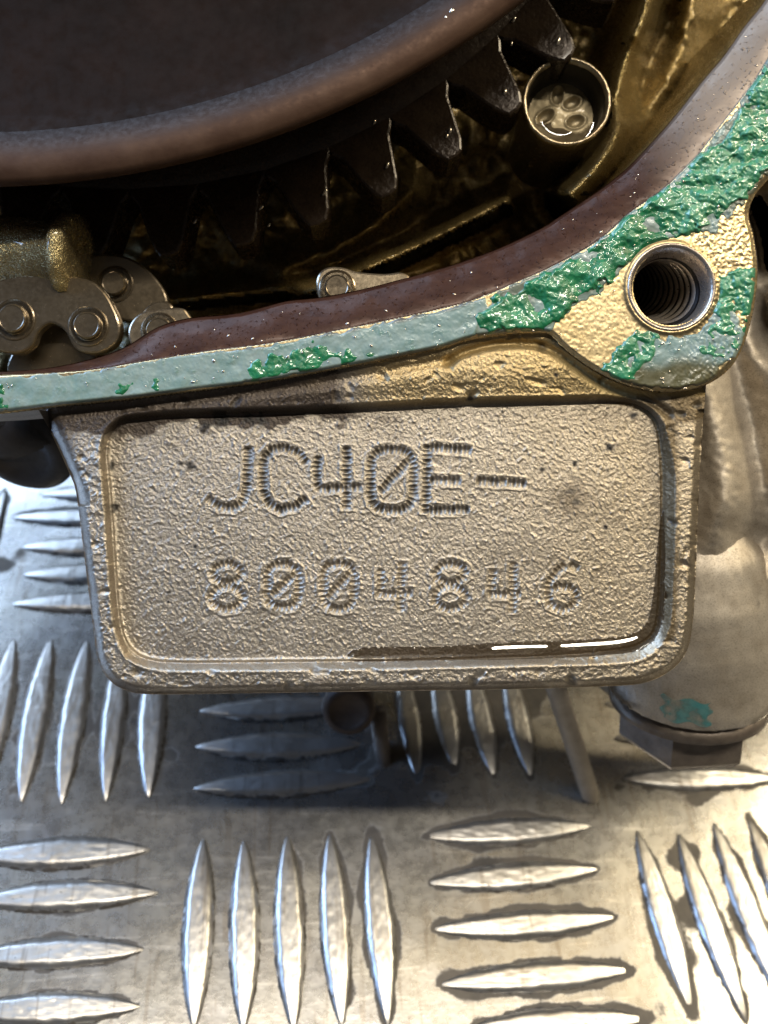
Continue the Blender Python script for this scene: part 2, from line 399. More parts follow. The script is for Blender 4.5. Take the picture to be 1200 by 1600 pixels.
for a, b, T, i, j, k in bars:
    d = b - a; L = np.hypot(*d); d = d / L; nr = np.array([-d[1], d[0]])
    n = 48; m = 17; hw0 = .215 * rng.uniform(.92, 1.08); h0 = .075 * rng.uniform(.9, 1.1)
    rod = (T, i, j, k) == ('V', 2, 1, 4)
    wob = np.convolve(rng.normal(0, 1, n + 6), np.ones(3) / 3, 'same')[:n]; wob2 = np.convolve(rng.normal(0, 1, n + 6), np.ones(3) / 3, 'same')[:n]; sk = rng.normal(0, .05); tlt = rng.normal(0, 1)
    V = []; dv = []
    for p in range(n):
        t = p / (n - 1); c = max(0., 1 - (2 * t - 1) ** 2)
        hw = hw0 * c ** (.45 if rod else .8) + .008; hh = h0 * c ** .62 + .002
        for q in range(m):
            s = -1 + 2 * q / (m - 1)
            e = (wob[p] if s > 0 else wob2[p]) * .011 * c
            off = s * (hw + e + .004 * rng.normal() * c * (abs(s) > .6)) + sk * c * .3
            q1 = min(1., (1 - abs(s)) / .46); z = hh * (q1 * (1.28 - .28 * q1 * q1)) * (.93 + .07 * (1 - s * s)) * (1 - .05 * s * tlt) + (.0025 * rng.normal() * c if abs(s) < .9 else 0)
            if abs(s) == 1: z = -.02
            x, y = a + d * (t * L) + nr * off
            V.append((x, y, z)); dv.append(max(0., (abs(s) - .62) * 2.4) * (.62 + .5 * (wob[p] if s > 0 else wob2[p])) + (rng.random() < .02) * .5)
    Fc = np.array([(p * m + q, p * m + q + 1, (p + 1) * m + q + 1, (p + 1) * m + q) for p in range(n - 1) for q in range(m - 1)])
    if np.cross(d, nr) < 0: Fc = Fc[:, ::-1]
    me = mesh('tread_bar', V, Fc[:, ::-1], M_bar, True, None, {'dirt': np.clip(dv, 0, 1)})
    part('tread_bar', me, root, 'thick smooth worn bar' if rod else None)

# ------------------------------------------------------------------ engine face: one measured relief, cut into parts
engine = thing('engine_case', 'oily cast aluminium engine case with number pad stamped JC40E-8004846 lying on the checker plate', 'engine')
S = 1.3
xs = np.arange(-90, 1300, S); ys = np.arange(-70, 1100, S)
PX, PY = np.meshgrid(xs, ys)
shape = PX.shape
# inner edge of the opening, brown/green line, outer edge of the flange
INN = spline([(-90, 584), (0, 581), (75, 575), (150, 559), (199, 540), (247, 511), (300, 496), (375, 489), (446, 470), (497, 465), (561, 453), (632, 435), (700, 416), (775, 389), (846, 356), (880, 334), (933, 299), (980, 262), (1020, 220), (1065, 168), (1098, 125), (1130, 88), (1160, 45), (1195, 0), (1235, -70)], 4)
LB = spline([(-90, 592), (0, 586), (75, 583), (150, 577), (210, 567), (322, 549), (400, 540), (446, 532), (550, 512), (700, 480), (760, 461), (812, 439), (863, 416), (933, 377), (987, 330), (1033, 298), (1083, 250), (1100, 230), (1150, 165), (1175, 132), (1200, 92), (1240, 20), (1275, -70)], 4)
OUT = spline([(-90, 652), (0, 647), (100, 635), (200, 625), (300, 612), (400, 600), (480, 586), (540, 575), (620, 560), (690, 545), (735, 531), (790, 523), (830, 521), (858, 523), (876, 540), (900, 560), (930, 580), (962, 596), (1000, 608), (1050, 613), (1100, 603), (1140, 576), (1163, 536), (1178, 480), (1184, 420), (1178, 370), (1170, 335), (1180, 305), (1205, 275), (1250, 225), (1300, 160)], 4)
flangeP = np.vstack([INN, [(1300, -70)], OUT[::-1]])
padP = np.array([(60, 640), (78, 672), (98, 715), (116, 757), (120, 775)] + spline([(120, 775), (128, 840), (138, 920), (147, 990), (153, 1030), (170, 1062), (198, 1079), (240, 1085), (400, 1083), (600, 1080), (800, 1077), (960, 1072), (1010, 1066), (1048, 1048), (1073, 1018), (1083, 970), (1087, 900), (1091, 800), (1096, 700), (1100, 645), (1104, 590)], 4).tolist() + [(1050, 590), (960, 580), (860, 515), (735, 525), (620, 550), (400, 590), (200, 615), (60, 632)])
PIN = np.vstack([spline([(170, 716), (176, 780), (182, 870), (188, 950), (197, 995), (217, 1020), (250, 1030), (300, 1032)], 4), spline([(600, 1029), (850, 1022), (960, 1012), (1000, 1002), (1022, 975), (1028, 900), (1031, 800), (1030, 720), (1022, 665), (1000, 642), (965, 633), (900, 633), (700, 638), (500, 648), (300, 654), (215, 660), (188, 668), (173, 690), (170, 716)], 4)])
fd = sd(PX, PY, flangeP); pdist = sd(PX, PY, padP); pin = sd(PX, PY, PIN)
inF = fd > 0; inP = (pdist > 0) & ~inF
dI = dist(PX, PY, INN); dL = dist(PX, PY, LB)
lipP = np.vstack([INN, LB[::-1]]); inLip = inside(PX, PY, lipP)
hole_c = np.array([1049., 449.]); rh = np.hypot(PX - hole_c[0], PY - hole_c[1])
N3 = gnoise(shape, 1.7, 1.4, 11); N6 = gnoise(shape, 4.5, 3.5, 12); N20 = gnoise(shape, 16, 16, 13); N60 = gnoise(shape, 45, 45, 14); N2 = gnoise(shape, 1.1, 1.1, 15); N1 = gnoise(shape, .62, .62, 16)
# --- flange
h = np.where(inF, -7 * (1 - sm(fd, 0, 9)), 0)
tl = dI / (dI + dL + 1e-6)
h = np.where(inLip, -3 - 26 * (1 - tl) ** 1.5 - 10 * (1 - sm(dI, 0, 5)) + 1.0 * N20 + .15 * N6, h)
h = np.where(inF & ~inLip, h + .04 * N6 + .05 * N3 + .07 * N2 * (1 + 3 * sm(PX, 1040, 1100)), h)
# --- pad and web
slope = 13 + 11 * sm(PX, 820, 1030) * sm(PY, 640, 760) + 3 * sm(PY, 990, 1030)
dp = np.maximum(-pin, 0)
rim = 19 * sm(dp, 1, slope + 5) - 2.6 * np.exp(-((dp - 4) / 4.) ** 2) + 2.0 * np.exp(-((dp - slope) / 4) ** 2) + 2.2 * np.exp(-((-pin - .5) / 2.6) ** 2) * (PY > 690) * sm(900 - PX, 0, 200)
ptop = np.interp(PX, [60, 180, 480, 700, 940, 1040, 1100], [668, 660, 646, 636, 626, 624, 622])
webt = sm(ptop - PY, -4, 60)
above = sm(ptop - PY, -2, 10)
hp = -44 + rim
hp = np.where(PY < ptop + 2, np.maximum(hp, -44 + rim) + 10 * webt * above, hp)
GRV = spline([(700, 566), (722, 552), (760, 541), (800, 537), (845, 540), (880, 558), (925, 590), (970, 612), (1010, 624), (1045, 648)], 6)
gd_ = dist(PX, PY, GRV); hp = hp - 9 * np.exp(-(gd_ / 7) ** 2) * (PY < 660)
GR2 = spline([(60, 650), (200, 636), (400, 612), (560, 588), (700, 562)], 6); hp = hp - 6 * np.exp(-(dist(PX, PY, GR2) / 9) ** 2) * inP
hp = hp - 30 * (1 - sm(PX + .42 * (780 - PY) - 118 * 1.0, -10, 30)) * (PY < 790) * (PX < 140)
hp = hp - 16 * (1 - sm(pdist, 0, 15)) ** 1.6 * (PY > 640)
rimzone = (dp > slope * .5)
hp = hp + .07 * N3 + .06 * N6 + .4 * N20 * rimzone + .15 * N2 + .15 * N1 + .12 * np.clip(N2 - .8, 0, 3) ** 1.5 * 2
hp = hp + np.where(rimzone & (PY > 700), .15 * N6 + .12 * N3, 0) - 2.2 * np.clip(-N6 - 1.2, 0, 2) * rimzone
outI = ~inF & ~inP & (dI < np.minimum(np.abs(fd), np.abs(pdist)) + 1) & (PY < 600)
h = np.where(inF, h, np.where(outI, -39, hp))
# --- punched characters (dot by dot)
U = lambda L: [(280 + x / 3, 670 + y / 3) for x, y in L]
R2 = lambda L: [(600 + x / 3, 670 + y / 3) for x, y in L]
def oval(cx, cy, rx, ry, n=28): return [(cx + rx * math.cos(a), cy + ry * math.sin(a)) for a in np.linspace(0, 2 * math.pi, n + 1)]
def zero(x0, x1, y0, y1, r=55):
    cx, cy = (x0 + x1) / 2, (y0 + y1) / 2
    L = []
    for sx, sy, a0 in ((1, 1, 0), (-1, 1, 90), (-1, -1, 180), (1, -1, 270)):
        for a in (0, 30, 60, 90):
            t = math.radians(a0 + a); L.append(((x1 - r if sx > 0 else x0 + r) + r * math.cos(t), (y1 - r if sy > 0 else y0 + r) + r * math.sin(t)))
    return L + L[:1]
CH = [('J', U, [[(326, 88), (321, 200), (318, 300), (298, 352), (250, 378), (190, 372), (135, 335)]], 5.2),
      ('C', U, [[(592, 150), (560, 108), (520, 88), (470, 82), (420, 92), (395, 130), (388, 200), (390, 300), (415, 355), (470, 388), (540, 372), (592, 335)]], 5.2),
      ('4', U, [[(645, 135), (640, 262), (655, 282)], [(655, 284), (845, 275)], [(787, 88), (787, 372)]], 5.0),
      ('0', U, [zero(893, 1100, 90, 390, 75), [(945, 290), (1080, 145)]], 5.0),
      ('E', R2, [[(197, 78), (192, 390)], [(220, 80), (402, 95)], [(220, 242), (350, 242)], [(215, 388), (392, 386)]], 5.0),
      ('-', R2, [[(442, 245), (655, 256)]], 5.2),
      ('8', U, [oval(225, 668, 76, 50), oval(226, 797, 84, 62)], 4.8), ('0', U, [zero(402, 570, 622, 850, 60), [(418, 800), (562, 665)]], 5.0),
      ('0', U, [zero(666, 828, 618, 858, 62), [(680, 815), (818, 660)]], 5.0), ('4', U, [[(937, 655), (935, 765)], [(928, 777), (1088, 777)], [(1046, 622), (1042, 862)]], 4.6),
      ('8', R2, [oval(310, 668, 78, 50), oval(310, 797, 84, 62)], 5.0), ('4', R2, [[(500, 660), (495, 770)], [(490, 780), (638, 776)], [(612, 622), (606, 866)]], 4.8),
      ('6', R2, [[(912, 640), (885, 628)], [(842, 628), (795, 668), (762, 720), (755, 785), (780, 840), (840, 862), (895, 840), (914, 790), (890, 748), (830, 734), (775, 748)]], 5.2)]
dots = np.zeros(shape); near = np.full(shape, 1e9); chid = np.full(shape, -1)
for ci, (ch, fn, strokes, dep) in enumerate(CH):
    for st in strokes:
        P = np.array(fn(st)); cen = np.array(fn([p for q_ in strokes for p in q_])); cen = (cen.min(0) + cen.max(0)) / 2
        P = cen + (P - cen) * (.955 if ci < 6 else .875); sg = np.hypot(*np.diff(P, axis=0).T); cum = np.r_[0, np.cumsum(sg)]
        n = max(2, int(round(cum[-1] / (6.9 if ci < 6 else 7.4))))
        for q in np.linspace(0, cum[-1], n + 1):
            k = min(np.searchsorted(cum, q, 'right') - 1, len(sg) - 1); t = (P[k + 1] - P[k]) / (sg[k] + 1e-9); c = P[k] + t * (q - cum[k]) + rng.normal(0, .5, 2)
            big = 1.0 if ci < 6 else .9
            i0 = int((c[0] - 20 - xs[0]) / S); j0 = int((c[1] - 20 - ys[0]) / S); sl = (slice(j0, j0 + 32), slice(i0, i0 + 32))
            X = PX[sl] - c[0]; Y = PY[sl] - c[1]; a = X * t[0] + Y * t[1]; b = -X * t[1] + Y * t[0]
            d = np.clip(1 - (a / (4.0 if ci < 6 else 3.7)) ** 2 - (b / (6.9 if ci < 6 else 6.2)) ** 2 + .07 * N2[sl], 0, 1) ** .8 * dep * rng.uniform(.65, 1.15)
            dots[sl] = np.maximum(dots[sl], d)
            r_ = np.maximum(np.abs(a) / 5, np.abs(b) / 8.2); m = (r_ < near[sl]) & (r_ < 1.5); near[sl][m] = r_[m]; chid[sl][m] = ci
raise_ = .6 * np.exp(-((near - 1.3) / .3) ** 2) * (1 + .5 * np.clip(N6, -1.5, 1.5)) * (chid >= 0)
h = h - dots + raise_
# --- threaded hole opening
h = np.where(rh < 68, h - 5 * (1 - sm(rh, 60, 68)) + 0, h)
h = h + 2.2 * np.exp(-((rh - 70) / 4) ** 2) * inF
WW = h / 160.0
# pull the outermost vertices onto the measured outline
usd = np.maximum(fd, np.maximum(pdist, np.where(inside(PX, PY, flangeP), 0, -99))); ugy, ugx = np.gradient(usd, S)
g2 = np.sqrt(ugx ** 2 + ugy ** 2) + 1e-6
cx, cy = PX[:-1, :-1] + S / 2, PY[:-1, :-1] + S / 2
c_all = inside(cx, cy, flangeP) | inside(cx, cy, padP)
pa = np.pad(c_all, 1); cnt = pa[:-1, :-1].astype(int) + pa[1:, :-1] + pa[:-1, 1:] + pa[1:, 1:]
bnd = (cnt > 0) & (cnt < 4) & (np.abs(usd) < 2.2 * S)
SX = np.where(bnd, PX - usd * ugx / g2, PX); SY = np.where(bnd, PY - usd * ugy / g2, PY)
P3 = E(SX, SY, WW); NG = gridnormals(E(PX, PY, WW))
# --- stains, gold tint and grit, with recess shade painted in
stain_shade = np.zeros(shape)
stain_shade = np.maximum(stain_shade, sm(684 - PY + 7 * N20 + 3 * N6 - .045 * np.clip(PX - 120, 0, 400) - .05 * np.clip(PX - 520, 0, 500), 0, 14) * sm(640 - PX + 20 * N20, 0, 140) * 1.0)
stain_shade = np.maximum(stain_shade, np.exp(-(gd_ / (11 + 5 * sm(PX, 850, 950))) ** 2) * .95 * (PY < 670))  # dark curve below the flange edge: recess shade painted over an oil stain
stain_shade = np.maximum(stain_shade, np.exp(-((dp - 3) / 7) ** 2) * sm(pin, -40, -1) * (.12 + .88 * sm(PX, 880, 1010)) * (PX > 190) * (pin < 0))
stain_shade = np.maximum(stain_shade, np.clip(np.exp(-((PX - 1045) / 16) ** 2) * sm(PY, 640, 660) * sm(1020 - PY, 0, 30) * .95, 0, 1))  # dark oil band along the right border, its shade painted in
stain_shade = np.maximum(stain_shade, sm(PX - 1040 + 8 * N20, 0, 30) * sm(668 - PY + 8 * N20, 0, 18) * .9)
stain_shade = np.maximum(stain_shade, sm(PY - 1052 + 5 * N20 + 3 * N6, 0, 22) * .55 + 0)
stain_shade = np.maximum(stain_shade, np.clip(.55 - pin / 70 + .25 * N20, 0, .5) * sm(PX, 560, 800) * sm(PY, 930, 1000) * (pin > 0))
stain_shade = np.maximum(stain_shade, np.clip(.26 * N60 + .2 * N20 - .28, 0, .28) * (pin > 0))
stain_shade = np.maximum(stain_shade, .35 * np.exp(-(((PX - 900) / 70) ** 2 + ((PY - 780) / 50) ** 2)) * (1 + .6 * N20))
stain_shade = np.maximum(stain_shade, sm(150 - PX, 0, 60) * sm(790 - PY, 0, 60) * .55)
gold = np.clip(sm(ptop - PY, 0, 10) * sm(PX + 30 * N20, 480, 640), 0, 1) * .8 * (~inF) + .25 * sm(PX, 700, 1000) * inP  # gold tint on the web, fainter towards the right of the pad
dirtA = np.clip(dots / (4.6 + .6 * N20), 0, 1) ** 1.4 * np.where((chid >= 0) & (chid < 6), .90, .26)
pits = np.clip((-N6 - 1.5) * 1.4, 0, 1) * ((rimzone & (PY > 1040)) | (stain_shade > .5)) * .6
dirtA = np.maximum(dirtA, pits * inP)
for px, py, r in [(297, 728, 7), (283, 724, 3.5), (953, 697, 6), (897, 725, 4), (847, 733, 4), (735, 622, 6), (868, 586, 4), (305, 853, 2.5), (264, 925, 3), (263, 940, 2), (945, 823, 3), (180, 792, 6), (176, 728, 6), (990, 648, 5), (346, 651, 13), (390, 653, 10), (408, 655, 9), (320, 668, 9)]:
    dirtA = np.maximum(dirtA, np.clip(1.6 - np.hypot(PX - px, (PY - py) * 1.15) / r + .3 * N3, 0, 1))
dirtA = np.where(inF, np.clip(1.2 - fd / 8 + .3 * N20, 0, 1) * .6 * sm(720 - PX, 0, 60) + .75 * np.clip(1.1 - np.abs(rh - 74) / 7, 0, 1) * .6, dirtA)
at = {'stain_shade': stain_shade, 'gold': np.where(inLip, sm(PX - PY * .35, 880, 1080) * .95, gold), 'dirt': dirtA}  # lip painted paler to the upper right as its more lit end
cc = lambda a: a[:-1, :-1]
cells_in = cc(fd) ; cx, cy = cc(PX) + S / 2, cc(PY) + S / 2
cF = inside(cx, cy, flangeP) & (np.hypot(cx - hole_c[0], cy - hole_c[1]) > 60)
cLip = inside(cx, cy, lipP) & cF
cP = inside(cx, cy, padP) & ~inside(cx, cy, flangeP)
cPin = cP & (cc(dp) < cc(slope) * .55) & (cc(PY) > cc(ptop) - 4)
cWeb = cP & ~cPin & (cy < cc(ptop) + 1) & (cy < 700)
cBord = cP & ~cPin & ~cWeb
ch_c = np.where(cPin, cc(chid), -1)
mk = lambda nm, m, mat, par, **k: part(nm, gridmesh(nm, m, P3, NG, mat, at, **{a: b for a, b in k.items() if a != 'label'}), par, k.get('label'))
flange = mk('flange', cF & ~cLip, M_mach, engine)
mk('flange_lip', cLip, M_lip, engine)
panel = mk('number_pad', cPin & (ch_c < 0), M_cast, engine)
names = {'J': 'stamped_letter', 'C': 'stamped_letter', 'E': 'stamped_letter', '-': 'stamped_dash'}
for ci, (ch, *_r) in enumerate(CH):
    o = mk(names.get(ch, 'stamped_digit'), ch_c == ci, M_cast, panel)
    o['label'] = ('dash' if ch == '-' else ('letter ' if ch.isalpha() else 'digit ') + ch) + ' punched in dots, ' + ('upper row' if ci < 6 else 'lower row')
mk('pad_border', cBord, M_cast, engine)
mk('web', cWeb, M_cast, engine, label='golden casting between flange and pad')
# side wall of the whole relief
allm = cF | cP | (np.hypot(cx - hole_c[0], cy - hole_c[1]) <= 60) & inside(cx, cy, flangeP)
def wall(mask, depth, name, mat, parent):
    ny, nx = P3.shape[:2]; pd_ = np.pad(mask, 1); Ev = []
    for dj, di, c0, c1 in ((-1, 0, (0, 0), (0, 1)), (1, 0, (1, 1), (1, 0)), (0, -1, (1, 0), (0, 0)), (0, 1, (0, 1), (1, 1))):
        nb = pd_[1 + dj:1 + dj + mask.shape[0], 1 + di:1 + di + mask.shape[1]]
        jj, ii = np.nonzero(mask & ~nb); Ev.append(np.stack([(jj + c0[0]) * nx + ii + c0[1], (jj + c1[0]) * nx + ii + c1[1]], 1))
    Ev = np.vstack(Ev); b, inv = np.unique(Ev, return_inverse=True); inv = inv.reshape(Ev.shape)
    T = P3.reshape(-1, 3)[b]; L = T.copy(); L[:, 2] -= depth; n = len(b)
    q = np.stack([inv[:, 0], inv[:, 1], n + inv[:, 1], n + inv[:, 0]], 1)
    wn = np.stack([-(ugx / g2).ravel()[b], (ugy / g2).ravel()[b], 0 * b], 1); wn = np.vstack([wn, wn])
    part(name, mesh(name, np.vstack([T, L]), q, mat, True, wn, {'stain_shade': np.full(2 * n, .5), 'gold': np.zeros(2 * n), 'dirt': np.full(2 * n, .25)}), parent)
def ribbon(name, C, depth, mat):
    C = np.asarray(C, float); t = np.gradient(C, axis=0); nn = np.stack([t[:, 1], -t[:, 0]], 1); nn /= np.linalg.norm(nn, axis=1, keepdims=True) + 1e-9
    ix = lambda P: (np.clip(((P[:, 1] - ys[0]) / S).round().astype(int), 0, shape[0] - 1), np.clip(((P[:, 0] - xs[0]) / S).round().astype(int), 0, shape[1] - 1))
    sg = np.sign(usd[ix(C + nn * 4)] - usd[ix(C - nn * 4)])[:, None]; sg[sg == 0] = 1
    w0 = np.minimum(WW[ix(C + nn * sg * 1.5)], WW[ix(C + nn * sg * 3)])
    rows = [E(C[:, 0], C[:, 1], w0)]
    for f_, o_ in ((.12, -.012), (.5, -.03), (1., -.05)):
        r0 = rows[0].copy(); off = np.stack([nn[:, 0] * sg[:, 0], -nn[:, 1] * sg[:, 0]], 1); r0[:, :2] -= off * o_; r0[:, 2] -= depth * f_; rows.append(r0)
    V = np.vstack(rows); n = len(C); q = np.array([(r * n + a, r * n + a + 1, (r + 1) * n + a + 1, (r + 1) * n + a) for r in range(3) for a in range(n - 1)])
    part(name, mesh(name, V, q, mat, True, None, {'stain_shade': np.full(len(V), .35), 'gold': np.zeros(len(V)), 'dirt': np.full(len(V), .1)}), engine)
ribbon('flange_edge', OUT, .9, M_side)
ribbon('pad_edge', padP[:-8], .9, M_side)
# threaded bore
hc = E(hole_c[0], hole_c[1], 0.0); k = D / F
axis = Vector((.15, .02, 1)).normalized()
prof = [(68 * k, -.05), (66 * k, .02), (62 * k, .012), (58 * k, -.05), (55 * k, -.14)]
V, Fc = lathe([(70 * k, -.06), (69 * k, .014), (66 * k, .022), (62 * k, 0), (58 * k, -.07), (54.5 * k, -.16)], 64, False, False)
part('hole_chamfer', mesh('hole_chamfer', V + hc, Fc, M_hole, True), engine)
pr = [(54.5 * k, -.16)]
for q in range(13): z = -.17 - q * .14; pr += [(55 * k, z), (55 * k, z - .03), (49.5 * k, z - .085), (49.5 * k, z - .10)]
pr += [(49 * k, -2.1), (.001, -2.2)]
V, Fc = lathe(pr, 128, False, False)
V = np.array([(x + .06 * (z + .16), y - .32 * (z + .16), z) for x, y, z in V])
bore = part('threaded_bore', mesh('threaded_bore', V + hc, Fc, M_dark, False), engine)  # thread roots painted near-black as the shade inside the bore
V, Fc = [], []
for q in range(13):
    z = -.17 - q * .14; a, f = lathe([(51.6 * k, z - .052), (49.2 * k, z - .075), (48.9 * k, z - .10), (49.6 * k, z - .112)], 96, False, False)
    Fc += [tuple(n + len(V) for n in ff) for ff in f]; V += [(x + .06 * (zz + .16), y - .32 * (zz + .16), zz) for x, y, zz in a]
part('thread', mesh('thread', np.array(V) + hc, Fc, M_thread, True), bore)

# ------------------------------------------------------------------ gasket left on the flange
gasket = thing('gasket', 'torn green and pale teal gasket residue stuck on the engine flange around the threaded hole', 'gasket')
FILM = np.vstack([LB[(LB[:, 0] < 765)], spline([(765, 478), (752, 505), (742, 527)], 4), [p for p in OUT[::-1] if p[0] < 742]])
FILM2 = spline([(1000, 522), (1040, 530), (1090, 520), (1120, 495), (1150, 490), (1165, 520), (1140, 568), (1100, 598), (1050, 608), (1000, 604), (965, 588), (985, 556)], 5, True)
FILM3 = spline([(1098, 236), (1122, 205), (1150, 172), (1165, 150), (1158, 180), (1140, 215), (1120, 235), (1100, 246)], 5, True)
def residue(name, poly, thick, rough, edge, mat, seed, label=None, hole=True, attr=None, grow=0):
    d = sd(PX, PY, poly) + (5 + grow if mat is M_green else grow) + rough * gnoise(shape, 5, 5, seed) + rough * .5 * gnoise(shape, 2, 2, seed + 1)
    d = np.minimum(np.minimum(d, fd - 1.5), np.where(inLip, -dL, dL) + 1.5 + .8 * N6)
    if hole: d = np.minimum(d, rh - 73)
    t = thick(sm(d, 0, edge))
    P = E(PX, PY, (h + t - .6) / 160); m = (d > 0)
    cm = m[:-1, :-1] & m[1:, 1:] & m[1:, :-1] & m[:-1, 1:]
    A = {'gold': np.zeros(shape), 'stain_shade': np.zeros(shape), 'dirt': np.clip(1 - d / 5, 0, 1) * .6}
    if attr: A.update(attr)
    return part(name, gridmesh(name, cm, P, gridnormals(P), mat, A, skirt=.02), gasket, label)
GF = [(spline([(-80, 606), (0, 604), (12, 612), (22, 628), (14, 640), (0, 645), (-80, 650)], 5, True), 7, 'green scrap at the left frame edge'),
      (spline([(372, 588), (400, 570), (440, 552), (470, 540), (520, 532), (540, 545), (575, 548), (582, 556), (550, 570), (520, 582), (470, 580), (430, 590), (400, 598), (376, 598)], 5, True), 8, 'dark green scrap in the middle of the pale film'),
      (np.vstack([spline([(748, 515), (752, 490), (790, 460), (840, 434), (880, 412), (933, 380), (985, 335), (1035, 300), (1080, 256), (1105, 238), (1130, 218), (1150, 190), (1172, 138), (1195, 105), (1240, 30), (1300, 20)], 4), [(1300, 180), (1240, 228)], spline([(1205, 262), (1178, 290), (1165, 300), (1135, 330), (1100, 352), (1070, 362), (1040, 376), (1005, 395), (960, 428), (920, 455), (880, 490), (860, 510), (840, 516), (800, 516), (765, 520)], 4)]), 13, 'large bright green gasket strip from the pale film up past the threaded hole'),
      (spline([(1118, 480), (1135, 440), (1165, 430), (1172, 450), (1168, 500), (1160, 535), (1135, 550), (1105, 545), (1110, 520), (1125, 500)], 5, True), 8, 'green scrap right of the threaded hole'),
      (spline([(995, 520), (1020, 515), (1015, 545), (1000, 570), (985, 590), (955, 580), (950, 570), (975, 550)], 5, True), 7, 'green scrap at the lower left of the threaded hole'),
      (spline([(178, 612), (200, 602), (208, 606), (190, 616)], 5, True), 5, None), (spline([(232, 604), (252, 594), (258, 600), (240, 614)], 5, True), 5, None), (spline([(352, 592), (372, 586), (366, 596)], 5, True), 4, None)]
residue('gasket_film', FILM, lambda e: 2.2 * e + .2 * N6 * e + .5 * N20 * e, 1.6, 5, M_film, 31, 'pale teal film along the flange', attr={'dirt': np.clip(1.0 - np.minimum(dL, fd) / 6 + .3 * N20, 0, 1) * .8})
residue('gasket_film', FILM2, lambda e: 2.4 * e + .3 * N6 * e, 3, 6, M_film, 33, 'pale film below the threaded hole', attr={'stain_shade': sm(PY - 560 + 6 * N20, 0, 25) * .9})
residue('gasket_film', GF[2][0], lambda e: 1.6 * e + .3 * N6 * e, 5, 6, M_film, 36, 'thin smear around the large green strip', attr={'stain_shade': .35 + .3 * np.clip(N20, -1, 1)}, grow=9)
residue('gasket_film', FILM3, lambda e: 1.5 * e, 1, 4, M_film, 35)
for q, (poly, th, lab) in enumerate(GF):
    nA = gnoise(shape, 7.5, 6.5, 50 + q); nB = gnoise(shape, 2.6, 2.0, 70 + q)
    residue('gasket_fragment', poly, lambda e: th * .62 * e * (.62 + .2 * nA) + (.35 + .5 * sm(PX, 900, 1060)) * nB * e + .12 * N2 * e, 4.0, 9, M_green, 90 + 3 * q, lab, grow=6 if q in (3, 4) else 0, attr={'gold': np.clip(sm(PX, 950, 1120) * .6 + .25 * nA * sm(PX, 800, 1000), 0, .9)})

# ------------------------------------------------------------------ oil lying in the corner of the pad
OILP = spline([(560, 1012), (700, 1008), (800, 1003), (900, 1000), (975, 993), (1008, 975), (1020, 930), (1026, 860), (1034, 800), (1050, 800), (1056, 900), (1050, 990), (1030, 1022), (990, 1034), (850, 1040), (700, 1040), (560, 1036)], 5, True)
od = sd(PX, PY, OILP) + 1.2 * N60
oh = -44.6 + 10 * sm(dp, 7, 26) + 5.15 * sm(od, -1, 19) * np.clip(.5 + .5 * sm(PX, 740, 775) - .3 * np.exp(-((PX - 866) / 7) ** 2), 0, 1)
om = (od > 0) & inP & (oh > h - 1.0)
oh = np.where(om, oh, h - 2)
PO = E(PX, PY, (gnoise(shape, 2, 2, 5) * 0 + oh) / 160)
cm = om[:-1, :-1] & om[1:, 1:] & om[1:, :-1] & om[:-1, 1:]
oil = bpy.data.objects.new('oil_pool', gridmesh('oil_pool', cm, PO, gridnormals(PO), M_oil)); link(oil, None, ENG)
oil['label'] = 'shiny brown oil lying along the lower right border of the number pad'; oil['category'] = 'oil'

# ------------------------------------------------------------------ engine: side casting, boss, drain bolt, knob, stud
s2 = 3.0
X2, Y2 = np.meshgrid(np.arange(900, 1420, s2), np.arange(60, 1180, s2))
b1 = gnoise(X2.shape, 6, seed=21); b2 = gnoise(X2.shape, 1.2, seed=22); b3 = gnoise(X2.shape, 18, seed=23)
w2 = np.full(X2.shape, -1.5)
w2 += .4 * np.exp(-(dist(X2, Y2, spline([(1100, 590), (1125, 680), (1135, 770), (1120, 830)])) / 42) ** 2)
w2 -= .1 * np.exp(-(dist(X2, Y2, spline([(1150, 560), (1172, 640), (1190, 720), (1225, 800)])) / 24) ** 2)
rm_ = sm(X2 - np.interp(Y2, [300, 430, 560, 640, 760, 900], [1195, 1172, 1168, 1185, 1205, 1260]), -38, 42) * sm(900 - Y2, 0, 160); w2 = w2 * (1 - rm_) - 1.1 * rm_
w2 += .3 * np.exp(-(((X2 - 1215) / 42) ** 2 + ((Y2 - 290) / 60) ** 2))
w2 -= .35 * np.exp(-(dist(X2, Y2, spline([(1172, 330), (1186, 370), (1192, 420)])) / 14) ** 2)
w2 -= .6 * np.exp(-(((X2 - 1203) / 22) ** 2 + ((Y2 - 510) / 45) ** 2))
w2 -= .15 * np.exp(-(dist(X2, Y2, [(1090, 830), (1210, 850)]) / 30) ** 2)
w2 -= 2.0 * sm(Y2, 930, 1080) + 1.2 * sm(np.hypot((X2 - 1200) / 24, (Y2 - 1030) / 55), 1.4, .5)
w2 += .005 * b1 + .004 * b2 + .02 * b3
sideP = spline([(1000, 640), (1090, 600), (1125, 540), (1128, 420), (1130, 320), (1180, 215), (1300, 90), (1400, 100), (1400, 1000), (1250, 1090), (1190, 1110), (1100, 1120), (1000, 1100), (960, 1060)], 4, True)
i2 = inside(X2, Y2, sideP); cm2 = i2[:-1, :-1] & i2[1:, 1:] & i2[1:, :-1] & i2[:-1, 1:]
P2 = E(X2, Y2, w2)
part('side_casting', gridmesh('side_casting', cm2, P2, gridnormals(P2), M_side, {'stain_shade': np.clip(.22 * b3 + .05, 0, .6), 'gold': np.full(X2.shape, .12), 'dirt': np.clip(b1 - 2.3, 0, 1)}, skirt=1.2), engine)
ax = np.array([.05, -.93, -.36]); ax /= np.linalg.norm(ax)
bc = E(1080, 1022, -2.55)
